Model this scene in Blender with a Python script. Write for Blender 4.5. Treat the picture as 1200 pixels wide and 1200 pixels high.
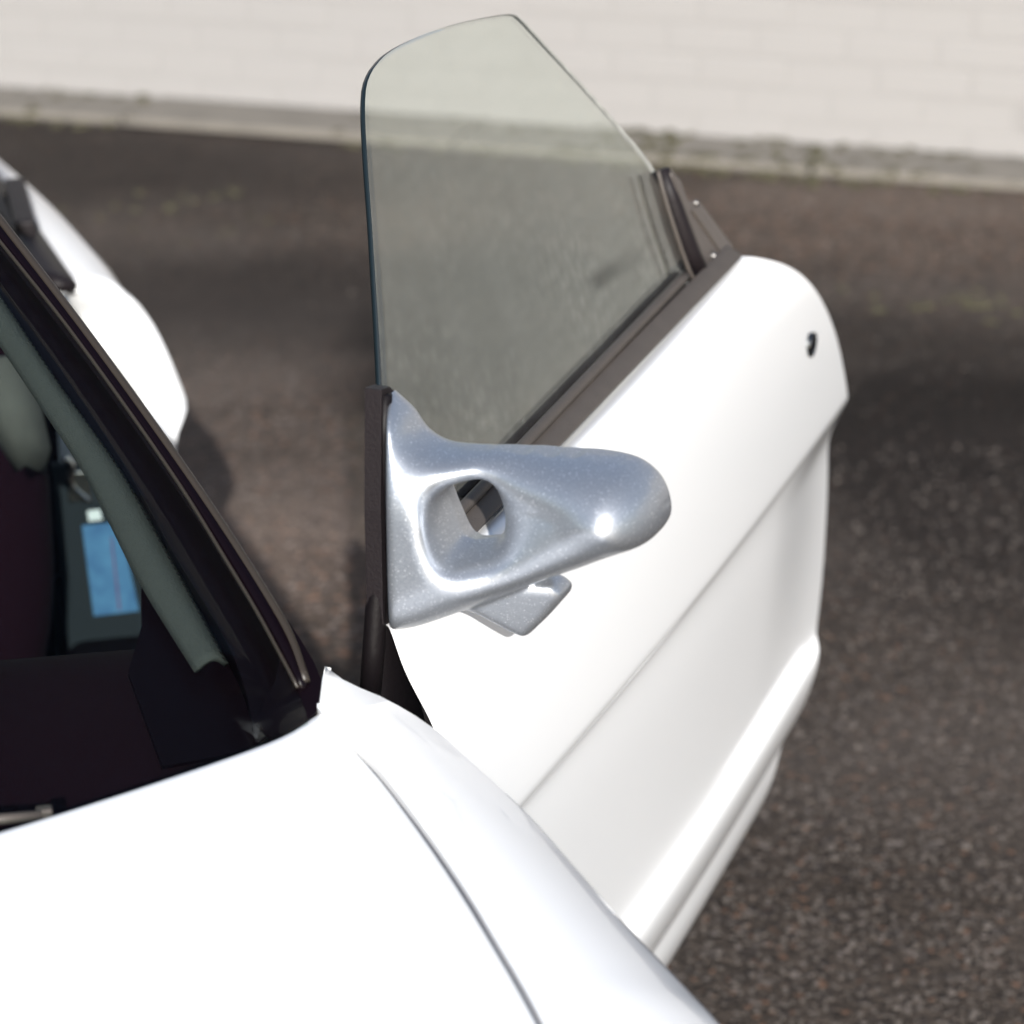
import bpy, bmesh, math, random
import numpy as np
from mathutils import Vector

for o_ in list(bpy.data.objects):
    bpy.data.objects.remove(o_)
S = bpy.context.scene
COL = S.collection
rng = random.Random(7)

# ------------------------------------------------------------------ camera
CAM_H = 1.556
PITCH = math.radians(22.0)
FPX = 3000.0                       # focal length in photo pixels (1200 wide)
cam_d = bpy.data.cameras.new('camera')
cam = bpy.data.objects.new('camera', cam_d)
COL.objects.link(cam)
cam.location = (0, 0, CAM_H)
cam.rotation_euler = (math.pi / 2 - PITCH, 0, 0)
cam_d.sensor_width = 36.0
cam_d.lens = 36.0 * FPX / 1200.0
cam_d.clip_start = 0.05
cam_d.clip_end = 500
cam_d.dof.use_dof = True
cam_d.dof.focus_distance = 1.84
cam_d.dof.aperture_fstop = 6.0
S.camera = cam

# ------------------------------------------------------------------ light
SUN_AZ = math.radians(175.6)         # clockwise from the view heading (+Y)
SUN_EL = math.radians(25)
world = bpy.data.worlds.new('World')
S.world = world
world.use_nodes = True
wn = world.node_tree.nodes
bg = wn['Background']
sky = wn.new('ShaderNodeTexSky')
sky.sky_type = 'NISHITA'
sky.sun_disc = False
sky.sun_elevation = SUN_EL
sky.sun_rotation = SUN_AZ
sky.air_density = 1.0
sky.dust_density = 1.6
sky.ozone_density = 1.0
world.node_tree.links.new(sky.outputs[0], bg.inputs[0])
bg.inputs[1].default_value = 0.12
sd = bpy.data.lights.new('sun', 'SUN')
sd.energy = 5.0
sd.angle = math.radians(0.53)
sd.color = (1.0, 0.982, 0.958)
sun = bpy.data.objects.new('sun', sd)
COL.objects.link(sun)
sdir = Vector((math.sin(SUN_AZ) * math.cos(SUN_EL), math.cos(SUN_AZ) * math.cos(SUN_EL), math.sin(SUN_EL)))
sun.rotation_euler = sdir.to_track_quat('Z', 'Y').to_euler()
sun.location = (6, -6, 9)

S.view_settings.view_transform = 'Standard'
S.view_settings.look = 'None'
S.view_settings.exposure = 0.59
S.view_settings.gamma = 1.0
S.view_settings.use_curve_mapping = False
S.render.engine = 'CYCLES'
S.cycles.use_denoising = True
S.cycles.use_adaptive_sampling = True
S.cycles.adaptive_threshold = 0.02
S.cycles.max_bounces = 7
S.cycles.diffuse_bounces = 3
S.cycles.glossy_bounces = 4
S.cycles.transparent_max_bounces = 16
S.cycles.caustics_reflective = False
S.cycles.caustics_refractive = False

# ------------------------------------------------------------------ photo geometry
CP = np.array([0, 0, CAM_H])
def ray(x, y):
    u = (x - 600) / FPX; v = (600 - y) / FPX
    return np.array([u, math.cos(PITCH) + v * math.sin(PITCH), -math.sin(PITCH) + v * math.cos(PITCH)])
def at_z(x, y, z):
    r = ray(x, y)
    return CP + r * (z - CAM_H) / r[2]
def on_plane(x, y, point, normal):
    r = ray(x, y)
    return CP + r * ((point - CP) @ normal) / (r @ normal)

TH = math.radians(22.0)                                   # heading of the open door
DD = np.array([math.sin(TH), math.cos(TH), 0.0])          # along the door, towards its rear
DN = np.array([math.cos(TH), -math.sin(TH), 0.0])         # out of the door
O = at_z(455, 737, 0.84)                                  # foot of the mirror base
O0 = np.array([O[0], O[1], 0.0])
CA = math.radians(-13.7)                                  # heading of the car body
CB = np.array([math.sin(CA), math.cos(CA), 0.0])          # towards the rear of the car
CL = np.array([math.cos(CA), -math.sin(CA), 0.0])         # out to the open side of the car
UP = np.array([0, 0, 1.0])
def door(u, w, z):
    return O0 + DD * u + DN * w + UP * z
def door_px(x, y, w):
    P = on_plane(x, y, O + DN * w, DN)
    return (P - O0) @ DD, P[2]
def car(s, l, z):                                         # s forward of the hinge, l outwards
    return O0 - CB * s + CL * l + UP * z
def car_of(P):
    q = P - O0
    return -(q @ CB), q @ CL, P[2]

# ------------------------------------------------------------------ mesh helpers
ROOT = {}
def wloc(o):
    p = np.zeros(3)
    while o is not None:
        p = p + np.array(o.location); o = o.parent
    return p
def empty(name, loc, label, cat, group=None):
    o = bpy.data.objects.new(name, None)
    COL.objects.link(o)
    o.location = tuple(loc)
    o.empty_display_size = 0.1
    o['label'] = label; o['category'] = cat
    if group: o['group'] = group
    return o
def mesh_obj(name, verts, faces, mat, parent=None, smooth=True, loc=None):
    """verts in world space; the object's origin is its parent's origin (or loc)"""
    if loc is None:
        loc = wloc(parent) if parent is not None else np.zeros(3)
    loc = np.array(loc, float)
    v = np.asarray(verts, float) - loc
    me = bpy.data.meshes.new(name)
    me.from_pydata([tuple(map(float, p)) for p in v], [], [tuple(int(i) for i in f) for f in faces])
    me.update()
    if smooth:
        me.polygons.foreach_set('use_smooth', [True] * len(me.polygons))
    me.materials.append(mat)
    o = bpy.data.objects.new(name, me)
    COL.objects.link(o)
    if parent is not None:
        o.parent = parent
        o.location = tuple(loc - wloc(parent))
    else:
        o.location = tuple(loc)
    return o
def grid(rows):
    rows = [list(r) for r in rows]
    n = len(rows[0]); V = [p for r in rows for p in r]; F = []
    for i in range(len(rows) - 1):
        for j in range(n - 1):
            a = i * n + j
            F.append((a, a + 1, a + n + 1, a + n))
    return V, F
def cr(pts, n, closed=False):
    """Catmull-Rom resample by chord length"""
    P = np.array(pts, float)
    if len(P) == 2 and not closed:
        t = np.linspace(0, 1, n)[:, None]
        return P[0] * (1 - t) + P[1] * t
    if closed: P = np.vstack([P, P[:1]])
    dl = np.sqrt(np.linalg.norm(np.diff(P, axis=0), axis=1)) + 1e-9
    T = np.concatenate([[0], np.cumsum(dl)])
    L = np.concatenate([[0], np.cumsum(np.linalg.norm(np.diff(P, axis=0), axis=1))])
    out = []
    for q in np.linspace(0, L[-1], n, endpoint=not closed):
        i = min(max(int(np.searchsorted(L, q, 'right')) - 1, 0), len(P) - 2)
        f = (q - L[i]) / (L[i + 1] - L[i] + 1e-12)
        t = T[i] + f * (T[i + 1] - T[i])
        def g(k):
            if 0 <= k < len(P): return P[k]
            if closed: return P[(k) % (len(P) - 1)] if k >= 0 else P[len(P) - 1 + k]
            return 2 * P[0] - P[1] if k < 0 else 2 * P[-1] - P[-2]
        def m(k):
            a, c = g(k - 1), g(k + 1)
            da = np.sqrt(np.linalg.norm(g(k) - a)) + 1e-9; dc = np.sqrt(np.linalg.norm(c - g(k))) + 1e-9
            return ((g(k) - a) / da * dc + (c - g(k)) / dc * da) / (da + dc)
        h = T[i + 1] - T[i]
        x = (t - T[i]) / h
        p0, p1, m0, m1 = P[i], P[i + 1], m(i) * h, m(i + 1) * h
        out.append((2*x**3 - 3*x*x + 1)*p0 + (x**3 - 2*x*x + x)*m0 + (-2*x**3 + 3*x*x)*p1 + (x**3 - x*x)*m1)
    return np.array(out)
def refine(rows, nr, nc):
    R = [cr(r, nc) for r in rows]
    cols = [cr([R[i][j] for i in range(len(R))], nr) for j in range(nc)]
    return [[cols[j][i] for j in range(nc)] for i in range(nr)]
def solid(o, t, offset=-1):
    m = o.modifiers.new('thickness', 'SOLIDIFY'); m.thickness = t; m.offset = offset
    return o
def bevel(o, w, seg=2):
    m = o.modifiers.new('bevel', 'BEVEL'); m.width = w; m.segments = seg; m.limit_method = 'ANGLE'
    m.angle_limit = math.radians(35)
    return o
def box_obj(name, c, ax, ay, az, hx, hy, hz, mat, parent=None, bev=0.0):
    V = [np.array(c) + sx*hx*ax + sy*hy*ay + sz*hz*az for sx in (-1, 1) for sy in (-1, 1) for sz in (-1, 1)]
    F = [(0, 1, 3, 2), (4, 6, 7, 5), (0, 4, 5, 1), (2, 3, 7, 6), (0, 2, 6, 4), (1, 5, 7, 3)]
    o = mesh_obj(name, V, F, mat, parent, smooth=False)
    fix_normals(o)
    if bev: bevel(o, bev, 3)
    return o
def fix_normals(o):
    bm = bmesh.new(); bm.from_mesh(o.data)
    bmesh.ops.recalc_face_normals(bm, faces=bm.faces[:])
    bm.to_mesh(o.data); bm.free()
def tube(name, pts, r, mat, parent=None, seg=10, n=None, caps=True):
    P = cr(pts, n) if n else np.array(pts, float)
    V = []; F = []
    prev = None
    for i, p in enumerate(P):
        t = P[min(i + 1, len(P) - 1)] - P[max(i - 1, 0)]; t = t / np.linalg.norm(t)
        a = np.cross(t, UP) if prev is None else prev - t * (prev @ t)
        if np.linalg.norm(a) < 1e-6: a = np.array([1.0, 0, 0])
        a = a / np.linalg.norm(a); prev = a
        b2 = np.cross(t, a)
        rr = r[i] if hasattr(r, '__len__') else r
        for k in range(seg):
            an = 2 * math.pi * k / seg
            V.append(p + rr * (a * math.cos(an) + b2 * math.sin(an)))
    for i in range(len(P) - 1):
        for k in range(seg):
            k2 = (k + 1) % seg
            F.append((i*seg + k, i*seg + k2, (i+1)*seg + k2, (i+1)*seg + k))
    if caps:
        F.append(tuple(range(seg))[::-1]); F.append(tuple((len(P)-1)*seg + k for k in range(seg)))
    o = mesh_obj(name, V, F, mat, parent)
    fix_normals(o)
    return o
def strip(name, A, B, mat, parent, thick=0.003, n=40, bev=0.0, offset=-1):
    """ribbon between two curves, given thickness"""
    a = cr(A, n); b = cr(B, n)
    V, F = grid([a, b])
    o = mesh_obj(name, V, F, mat, parent)
    solid(o, thick, offset)
    if bev: bevel(o, bev, 2)
    return o

# ------------------------------------------------------------------ materials
def mat_new(name):
    m = bpy.data.materials.new(name); m.use_nodes = True
    nt = m.node_tree
    return m, nt, nt.nodes['Principled BSDF']
def mat(name, col, rough=0.5, metal=0.0, coat=0.0, bump=0.0, bscale=200, var=0.0, vscale=20, spec=0.5):
    m, nt, p = mat_new(name)
    p.inputs['Base Color'].default_value = (*col, 1)
    p.inputs['Roughness'].default_value = rough
    p.inputs['Metallic'].default_value = metal
    p.inputs['Coat Weight'].default_value = coat
    p.inputs['Specular IOR Level'].default_value = spec
    p.inputs['Coat Roughness'].default_value = 0.04
    tc = nt.nodes.new('ShaderNodeTexCoord')
    if var:
        nz = nt.nodes.new('ShaderNodeTexNoise'); nz.inputs['Scale'].default_value = vscale; nz.inputs['Detail'].default_value = 6
        nt.links.new(tc.outputs['Object'], nz.inputs['Vector'])
        mx = nt.nodes.new('ShaderNodeMix'); mx.data_type = 'RGBA'
        mx.inputs[6].default_value = (*[c * (1 - var) for c in col], 1); mx.inputs[7].default_value = (*[min(1, c * (1 + var)) for c in col], 1)
        nt.links.new(nz.outputs['Fac'], mx.inputs[0]); nt.links.new(mx.outputs[2], p.inputs['Base Color'])
    if bump:
        nz = nt.nodes.new('ShaderNodeTexNoise'); nz.inputs['Scale'].default_value = bscale; nz.inputs['Detail'].default_value = 4
        nt.links.new(tc.outputs['Object'], nz.inputs['Vector'])
        bp = nt.nodes.new('ShaderNodeBump'); bp.inputs['Strength'].default_value = bump; bp.inputs['Distance'].default_value = 0.002
        nt.links.new(nz.outputs['Fac'], bp.inputs['Height']); nt.links.new(bp.outputs[0], p.inputs['Normal'])
    return m

M_WHITE = mat('white_paint', (0.84, 0.845, 0.845), 0.38, 0, 1.0)
M_BLACK = mat('black_gloss', (0.0026, 0.0010, 0.0020), 0.35, 0, 0.0)
M_BLACK.node_tree.nodes['Principled BSDF'].inputs['Specular IOR Level'].default_value = 0.14
M_RUB = mat('rubber', (0.010, 0.0075, 0.0085), 0.5, spec=0.22, bump=0.25, bscale=400)
M_TRIM = mat('belt_trim', (0.058, 0.049, 0.043), 0.5, spec=0.35, bump=0.15, bscale=600, var=0.15, vscale=60)
M_DARK = mat('interior_dark', (0.007, 0.0013, 0.0042), 0.9, bump=0.3, bscale=500)
M_DARK.node_tree.nodes['Principled BSDF'].inputs['Specular IOR Level'].default_value = 0.08
M_GREY = mat('pillar_fabric', (0.036, 0.040, 0.0395), 0.85, spec=0.2, bump=0.6, bscale=900, var=0.2, vscale=500)
M_CARPET = mat('jamb_trim', (0.012, 0.016, 0.020), 0.8, spec=0.2, bump=0.4, bscale=700)
M_SEAT = mat('seat_cloth', (0.055, 0.056, 0.052), 0.9, bump=0.4, bscale=500, var=0.2, vscale=60)
M_CHROME = mat('bare_steel', (0.72, 0.70, 0.66), 0.22, 1.0)
M_LABELW = mat('white_label', (0.55, 0.60, 0.62), 0.5)
M_CONC = mat('concrete', (0.150, 0.136, 0.116), 0.9, bump=0.5, bscale=90, var=0.35, vscale=9)
M_STONE = mat('grit_stone', (0.075, 0.063, 0.055), 0.8, var=0.6, vscale=4)

def silver():
    m, nt, p = mat_new('silver_metallic_paint')
    tc = nt.nodes.new('ShaderNodeTexCoord')
    vo = nt.nodes.new('ShaderNodeTexVoronoi'); vo.inputs['Scale'].default_value = 1500
    nt.links.new(tc.outputs['Object'], vo.inputs['Vector'])
    sp = nt.nodes.new('ShaderNodeSeparateColor'); nt.links.new(vo.outputs['Color'], sp.inputs[0])
    r1 = nt.nodes.new('ShaderNodeValToRGB')
    r1.color_ramp.elements[0].position = 0.0; r1.color_ramp.elements[0].color = (0.35, 0.375, 0.415, 1)
    r1.color_ramp.elements[1].position = 0.90; r1.color_ramp.elements[1].color = (0.41, 0.435, 0.475, 1)
    e = r1.color_ramp.elements.new(0.965); e.color = (0.45, 0.47, 0.50, 1)
    e = r1.color_ramp.elements.new(0.988); e.color = (0.78, 0.80, 0.83, 1)
    nt.links.new(sp.outputs[0], r1.inputs[0]); nt.links.new(r1.outputs[0], p.inputs['Base Color'])
    # flakes tilt the base layer's normal a little
    vm = nt.nodes.new('ShaderNodeVectorMath'); vm.operation = 'SUBTRACT'; vm.inputs[1].default_value = (0.5, 0.5, 0.5)
    nt.links.new(vo.outputs['Color'], vm.inputs[0])
    vs = nt.nodes.new('ShaderNodeVectorMath'); vs.operation = 'SCALE'; vs.inputs['Scale'].default_value = 0.07
    nt.links.new(vm.outputs[0], vs.inputs[0])
    ge = nt.nodes.new('ShaderNodeNewGeometry')
    va = nt.nodes.new('ShaderNodeVectorMath'); va.operation = 'ADD'
    nt.links.new(ge.outputs['Normal'], va.inputs[0]); nt.links.new(vs.outputs[0], va.inputs[1])
    vn = nt.nodes.new('ShaderNodeVectorMath'); vn.operation = 'NORMALIZE'
    nt.links.new(va.outputs[0], vn.inputs[0]); nt.links.new(vn.outputs[0], p.inputs['Normal'])
    p.inputs['Metallic'].default_value = 0.82
    p.inputs['Roughness'].default_value = 0.42
    p.inputs['Coat Weight'].default_value = 0.3
    p.inputs['Coat Roughness'].default_value = 0.12
    return m
M_SILVER = silver()
M_MOULD = mat('pillar_moulding', (0.026, 0.021, 0.017), 0.4, spec=0.3)
M_SEAL = mat('door_seal', (0.0045, 0.0034, 0.004), 0.5, spec=0.16, bump=0.2, bscale=300)
M_SCREW = mat('screw_steel', (0.22, 0.21, 0.20), 0.45, 1.0)
M_LOCK = mat('lock_metal', (0.10, 0.105, 0.11), 0.3, 1.0)
M_GAP = mat('gap_shade', (0.085, 0.09, 0.105), 0.8, spec=0.2)  # flat dark colour standing for the shade inside the hood gap
M_SASH = mat('sash_plastic', (0.080, 0.068, 0.060), 0.5, bump=0.15, bscale=600, var=0.12, vscale=60)

def glass(name, tint, spots=False, gain=1.0):
    m, nt, p = mat_new(name)
    nt.nodes.remove(p)
    out = nt.nodes['Material Output']
    tr = nt.nodes.new('ShaderNodeBsdfTransparent'); tr.inputs[0].default_value = (*tint, 1)
    gl = nt.nodes.new('ShaderNodeBsdfGlossy'); gl.inputs['Roughness'].default_value = 0.01
    gl.inputs['Color'].default_value = (0.95, 1.0, 0.97, 1)
    lw = nt.nodes.new('ShaderNodeFresnel'); lw.inputs['IOR'].default_value = 1.5
    ge = nt.nodes.new('ShaderNodeNewGeometry')
    # the same reflectance on both faces of the sheet
    ior = nt.nodes.new('ShaderNodeMath'); ior.operation = 'MULTIPLY_ADD'
    ior.inputs[1].default_value = 1 / 1.5 - 1.5; ior.inputs[2].default_value = 1.5
    ior.inputs[1].default_value = 0.0
    nt.links.new(ge.outputs['Backfacing'], ior.inputs[0])
    lwt = nt.nodes.new('ShaderNodeLayerWeight'); lwt.inputs['Blend'].default_value = 0.5
    pw = nt.nodes.new('ShaderNodeMath'); pw.operation = 'POWER'; pw.inputs[1].default_value = 4.2
    nt.links.new(lwt.outputs['Facing'], pw.inputs[0])
    ma = nt.nodes.new('ShaderNodeMath'); ma.operation = 'MULTIPLY_ADD'; ma.inputs[1].default_value = 0.96 * gain; ma.inputs[2].default_value = 0.04 * gain
    nt.links.new(pw.outputs[0], ma.inputs[0])
    fac = ma.outputs[0]
    if spots:                              # quench marks of toughened glass
        tc = nt.nodes.new('ShaderNodeTexCoord')
        mp = nt.nodes.new('ShaderNodeMapping'); mp.inputs['Rotation'].default_value = (0.0, 0.4, 0.35); mp.inputs['Scale'].default_value = (1.0, 1.0, 0.8)
        nt.links.new(tc.outputs['Object'], mp.inputs['Vector'])
        vo = nt.nodes.new('ShaderNodeTexVoronoi'); vo.inputs['Scale'].default_value = 78; vo.inputs['Randomness'].default_value = 0.6
        nt.links.new(mp.outputs[0], vo.inputs['Vector'])
        rp = nt.nodes.new('ShaderNodeMapRange'); rp.inputs['From Min'].default_value = 0.1; rp.inputs['From Max'].default_value = 0.55
        rp.inputs['To Min'].default_value = 1.5; rp.inputs['To Max'].default_value = 0.94
        nt.links.new(vo.outputs['Distance'], rp.inputs['Value'])
        mu = nt.nodes.new('ShaderNodeMath'); mu.operation = 'MULTIPLY'
        nz = nt.nodes.new('ShaderNodeTexNoise'); nz.inputs['Scale'].default_value = 7.0; nz.inputs['Detail'].default_value = 2
        nt.links.new(tc.outputs['Object'], nz.inputs['Vector'])
        mk = nt.nodes.new('ShaderNodeMapRange'); mk.inputs['From Min'].default_value = 0.30; mk.inputs['From Max'].default_value = 0.70
        nt.links.new(nz.outputs['Fac'], mk.inputs['Value'])
        bl = nt.nodes.new('ShaderNodeMix'); bl.data_type = 'FLOAT'; bl.inputs[2].default_value = 1.0
        nt.links.new(mk.outputs[0], bl.inputs[0]); nt.links.new(rp.outputs[0], bl.inputs[3])
        nt.links.new(fac, mu.inputs[0]); nt.links.new(bl.outputs[0], mu.inputs[1])
        fac = mu.outputs[0]
    mx = nt.nodes.new('ShaderNodeMixShader')
    nt.links.new(fac, mx.inputs[0]); nt.links.new(tr.outputs[0], mx.inputs[1]); nt.links.new(gl.outputs[0], mx.inputs[2])
    res = mx.outputs[0]
    if spots:                              # thin film of dust and smears on the pane
        df = nt.nodes.new('ShaderNodeBsdfDiffuse'); df.inputs[0].default_value = (0.62, 0.62, 0.60, 1)
        n2 = nt.nodes.new('ShaderNodeTexNoise'); n2.inputs['Scale'].default_value = 9; n2.inputs['Detail'].default_value = 8; n2.inputs['Roughness'].default_value = 0.65
        m2 = nt.nodes.new('ShaderNodeMapping'); m2.inputs['Scale'].default_value = (1, 1, 0.4); m2.inputs['Rotation'].default_value = (0.5, 0, 0)
        nt.links.new(tc.outputs['Object'], m2.inputs['Vector']); nt.links.new(m2.outputs[0], n2.inputs['Vector'])
        r2 = nt.nodes.new('ShaderNodeMapRange'); r2.inputs['From Min'].default_value = 0.3; r2.inputs['From Max'].default_value = 0.75
        r2.inputs['To Min'].default_value = 0.006; r2.inputs['To Max'].default_value = 0.034
        nt.links.new(n2.outputs['Fac'], r2.inputs['Value'])
        mx2 = nt.nodes.new('ShaderNodeMixShader')
        nt.links.new(r2.outputs[0], mx2.inputs[0]); nt.links.new(res, mx2.inputs[1]); nt.links.new(df.outputs[0], mx2.inputs[2])
        res = mx2.outputs[0]
    nt.links.new(res, out.inputs[0])
    return m
M_GLASS = glass('door_glass', (0.915, 0.935, 0.912), True)
M_WIND = glass('windscreen_glass', (0.86, 0.89, 0.875), False, 0.13)
M_GEDGE = mat('glass_edge', (0.006, 0.011, 0.014), 0.3, spec=0.3)

def tone_patch(px, py, rx, ry, col, amt):
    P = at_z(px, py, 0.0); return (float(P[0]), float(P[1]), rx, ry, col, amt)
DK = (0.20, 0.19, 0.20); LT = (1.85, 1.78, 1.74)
TONE_PATCHES = [tone_patch(1300, 525, 1.5, 0.75, DK, 1.0), tone_patch(330, 345, 0.85, 0.45, DK, 0.75), tone_patch(160, 195, 1.0, 0.5, DK, 0.65), tone_patch(900, 390, 0.5, 0.25, DK, 0.4),
          tone_patch(520, 445, 0.26, 0.46, DK, 0.9), tone_patch(590, 370, 0.28, 0.60, DK, 0.9), tone_patch(665, 300, 0.32, 0.75, DK, 0.8),
          tone_patch(270, 560, 0.75, 0.7, LT, 0.85), tone_patch(1080, 262, 1.5, 0.5, LT, 0.9), tone_patch(330, 700, 0.5, 0.5, LT, 0.6)]
def ground_mat():
    m, nt, p = mat_new('asphalt')
    N = nt.nodes; L = nt.links
    tc = N.new('ShaderNodeTexCoord')
    def noise(scale, detail=5, rough=0.55, vec=None):
        n = N.new('ShaderNodeTexNoise'); n.inputs['Scale'].default_value = scale; n.inputs['Detail'].default_value = detail
        n.inputs['Roughness'].default_value = rough
        L.new(vec or tc.outputs['Object'], n.inputs['Vector']); return n.outputs['Fac']
    def ramp(src, a, b):
        r = N.new('ShaderNodeMapRange'); r.inputs['From Min'].default_value = a; r.inputs['From Max'].default_value = b
        L.new(src, r.inputs['Value']); return r.outputs[0]
    def mix(f, c1, c2, mode='MIX'):
        x = N.new('ShaderNodeMix'); x.data_type = 'RGBA'; x.blend_type = mode
        for s, v in ((0, f), (6, c1), (7, c2)):
            if isinstance(v, (tuple, float)): x.inputs[s].default_value = v if isinstance(v, float) else (*v, 1)
            else: L.new(v, x.inputs[s])
        return x.outputs[2]
    vo = N.new('ShaderNodeTexVoronoi'); vo.inputs['Scale'].default_value = 135
    L.new(tc.outputs['Object'], vo.inputs['Vector'])
    sp = N.new('ShaderNodeSeparateColor'); L.new(vo.outputs['Color'], sp.inputs[0])
    base = mix(ramp(sp.outputs[0], 0.0, 1.0), (0.018, 0.0142, 0.0115), (0.066, 0.0515, 0.0415))
    base = mix(ramp(sp.outputs[1], 0.93, 0.97), base, (0.13, 0.11, 0.098))          # pale stones
    base = mix(ramp(sp.outputs[2], 0.95, 0.98), base, (0.13, 0.075, 0.05))          # rusty stones
    base = mix(ramp(noise(42, 4), 0.52, 0.72), base, (0.022, 0.019, 0.019))          # bitumen between
    mp = N.new('ShaderNodeMapping'); mp.inputs['Scale'].default_value = (0.45, 1.0, 1.0); mp.inputs['Rotation'].default_value = (0, 0, -0.2)
    L.new(tc.outputs['Object'], mp.inputs['Vector'])
    wear = ramp(noise(1.15, 4, 0.5, mp.outputs[0]), 0.40, 0.66)
    base = mix(wear, base, mix(0.55, base, (0.110, 0.092, 0.080)))                   # worn, dusty areas
    patch = ramp(noise(0.85, 3, 0.5, mp.outputs[0]), 0.56, 0.70)
    base = mix(patch, base, mix(0.7, base, (0.018, 0.016, 0.017)))                   # oil-dark areas
    nd = noise(2.2, 5)
    for cx, cy, rx, ry, col, amt in TONE_PATCHES:
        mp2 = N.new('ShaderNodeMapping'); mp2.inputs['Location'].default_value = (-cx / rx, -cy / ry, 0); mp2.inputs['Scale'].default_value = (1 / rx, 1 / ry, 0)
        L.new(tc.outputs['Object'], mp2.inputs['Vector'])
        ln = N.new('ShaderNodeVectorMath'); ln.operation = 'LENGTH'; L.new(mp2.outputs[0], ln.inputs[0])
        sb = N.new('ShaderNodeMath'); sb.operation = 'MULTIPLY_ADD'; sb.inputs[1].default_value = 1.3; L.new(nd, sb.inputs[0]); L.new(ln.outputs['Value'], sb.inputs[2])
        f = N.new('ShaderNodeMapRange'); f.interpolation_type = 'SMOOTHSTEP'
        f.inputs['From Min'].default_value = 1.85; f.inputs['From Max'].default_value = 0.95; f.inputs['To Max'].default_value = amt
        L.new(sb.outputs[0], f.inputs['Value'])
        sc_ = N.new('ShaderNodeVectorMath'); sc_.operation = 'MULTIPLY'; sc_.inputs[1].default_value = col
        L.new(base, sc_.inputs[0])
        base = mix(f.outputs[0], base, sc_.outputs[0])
    L.new(base, p.inputs['Base Color'])
    p.inputs['Roughness'].default_value = 0.85
    p.inputs['Specular IOR Level'].default_value = 0.15
    ds = ramp(vo.outputs['Distance'], 0.0, 0.6)
    ad = N.new('ShaderNodeMath'); ad.operation = 'SUBTRACT'; L.new(noise(60, 6), ad.inputs[0]); L.new(ds, ad.inputs[1])
    bp = N.new('ShaderNodeBump'); bp.inputs['Strength'].default_value = 0.9; bp.inputs['Distance'].default_value = 0.005
    L.new(ad.outputs[0], bp.inputs['Height']); L.new(bp.outputs[0], p.inputs['Normal'])
    return m
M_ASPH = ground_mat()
M_BRICK = mat('painted_brick', (0.243, 0.234, 0.226), 0.75, bump=0.35, bscale=60, var=0.05, vscale=3.5)
M_MORT = mat('painted_joint', (0.236, 0.227, 0.219), 0.85)
M_MOSS = mat('moss', (0.050, 0.045, 0.022), 0.95, var=0.4, vscale=12)

# ------------------------------------------------------------------ setting: ground, gutter, wall
gv, gf = grid([[(-60 + 6*i, -40 + 6*j, 0.0) for i in range(21)] for j in range(21)])
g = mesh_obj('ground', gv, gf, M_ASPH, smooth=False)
g['kind'] = 'structure'

W0 = at_z(0, 109, 0.0); W1 = at_z(1200, 194, 0.0)
WD = (W1 - W0) / np.linalg.norm(W1 - W0)
WNRM = np.array([WD[1], -WD[0], 0.0])
if WNRM[1] > 0: WNRM = -WNRM
WC = (W0 + W1) / 2
def wl(t, out, z):
    return WC + WD * t + WNRM * out + UP * z

# concrete drainage strip along the foot of the wall, cast in slabs
for_w = float((on_plane(600, 183, np.zeros(3), UP) - WC) @ WNRM)
strip_w = max(0.2, for_w)
gr = mesh_obj('gutter', *grid([[wl(t, 0.0, 0.006) for t in (-16, 16)], [wl(t, strip_w - 0.004, 0.006) for t in (-16, 16)]]), mat('gutter_bed', (0.10, 0.09, 0.075), 0.95, var=0.3), smooth=False)
gr['kind'] = 'structure'
t = -7.2; k = 0
while t < 5.4:
    ln = 0.9
    c = wl(t + ln/2, strip_w/2, 0.013 + rng.uniform(-0.003, 0.003))
    s_ = box_obj('slab', c, WD, WNRM, UP, ln/2 - 0.006, strip_w/2 - 0.012, 0.012, M_CONC, gr, 0.004)
    t += ln

wall = empty('brick_wall', wl(0, 0, 0), 'long white painted brick wall behind the car', 'wall')
CO = 0.075; BL = 0.225
core = box_obj('wall_core', wl(0, -0.125, 1.5), WD, WNRM, UP, 16, 0.1298, 1.5, M_MORT, wall)
# one shared brick
bme = None
bricks_done = 0
rest_v, rest_f = [], []
def brick_box(c, hx):
    return [np.array(c) + sx*hx*WD + sy*0.014*WNRM + sz*(CO/2 - 0.0045)*UP for sx in (-1, 1) for sy in (-1, 1) for sz in (-1, 1)]
FBOX = [(0, 1, 3, 2), (4, 6, 7, 5), (0, 4, 5, 1), (2, 3, 7, 6), (0, 2, 6, 4), (1, 5, 7, 3)]
for r in range(40):
    off = (r % 2) * BL / 2 + (0.03 if r % 5 == 3 else 0)
    for k in range(-38, 34):
        tt = k * BL + off
        pr = 0.0 + rng.uniform(-0.0012, 0.0012)
        c = wl(tt, -0.008 + pr, CO * (r + 0.5))
        if r < 10 and -2.4 < tt < 2.3 and bricks_done < 290:
            if bme is None:
                b0 = mesh_obj('brick', brick_box(c, BL/2 - 0.004), FBOX, M_BRICK, wall, smooth=False, loc=c)
                fix_normals(b0); bevel(b0, 0.004, 2); bme = b0
            else:
                b1 = bme.copy(); COL.objects.link(b1); b1.parent = wall
                b1.location = tuple(c - wloc(wall))
            bricks_done += 1
        elif r < 24:
            i0 = len(rest_v); rest_v += brick_box(c, BL/2 - 0.004); rest_f += [tuple(i0 + q for q in f) for f in FBOX]
rb = mesh_obj('brickwork', rest_v, rest_f, M_BRICK, wall, smooth=False); rb['kind'] = 'stuff'; fix_normals(rb)

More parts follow.
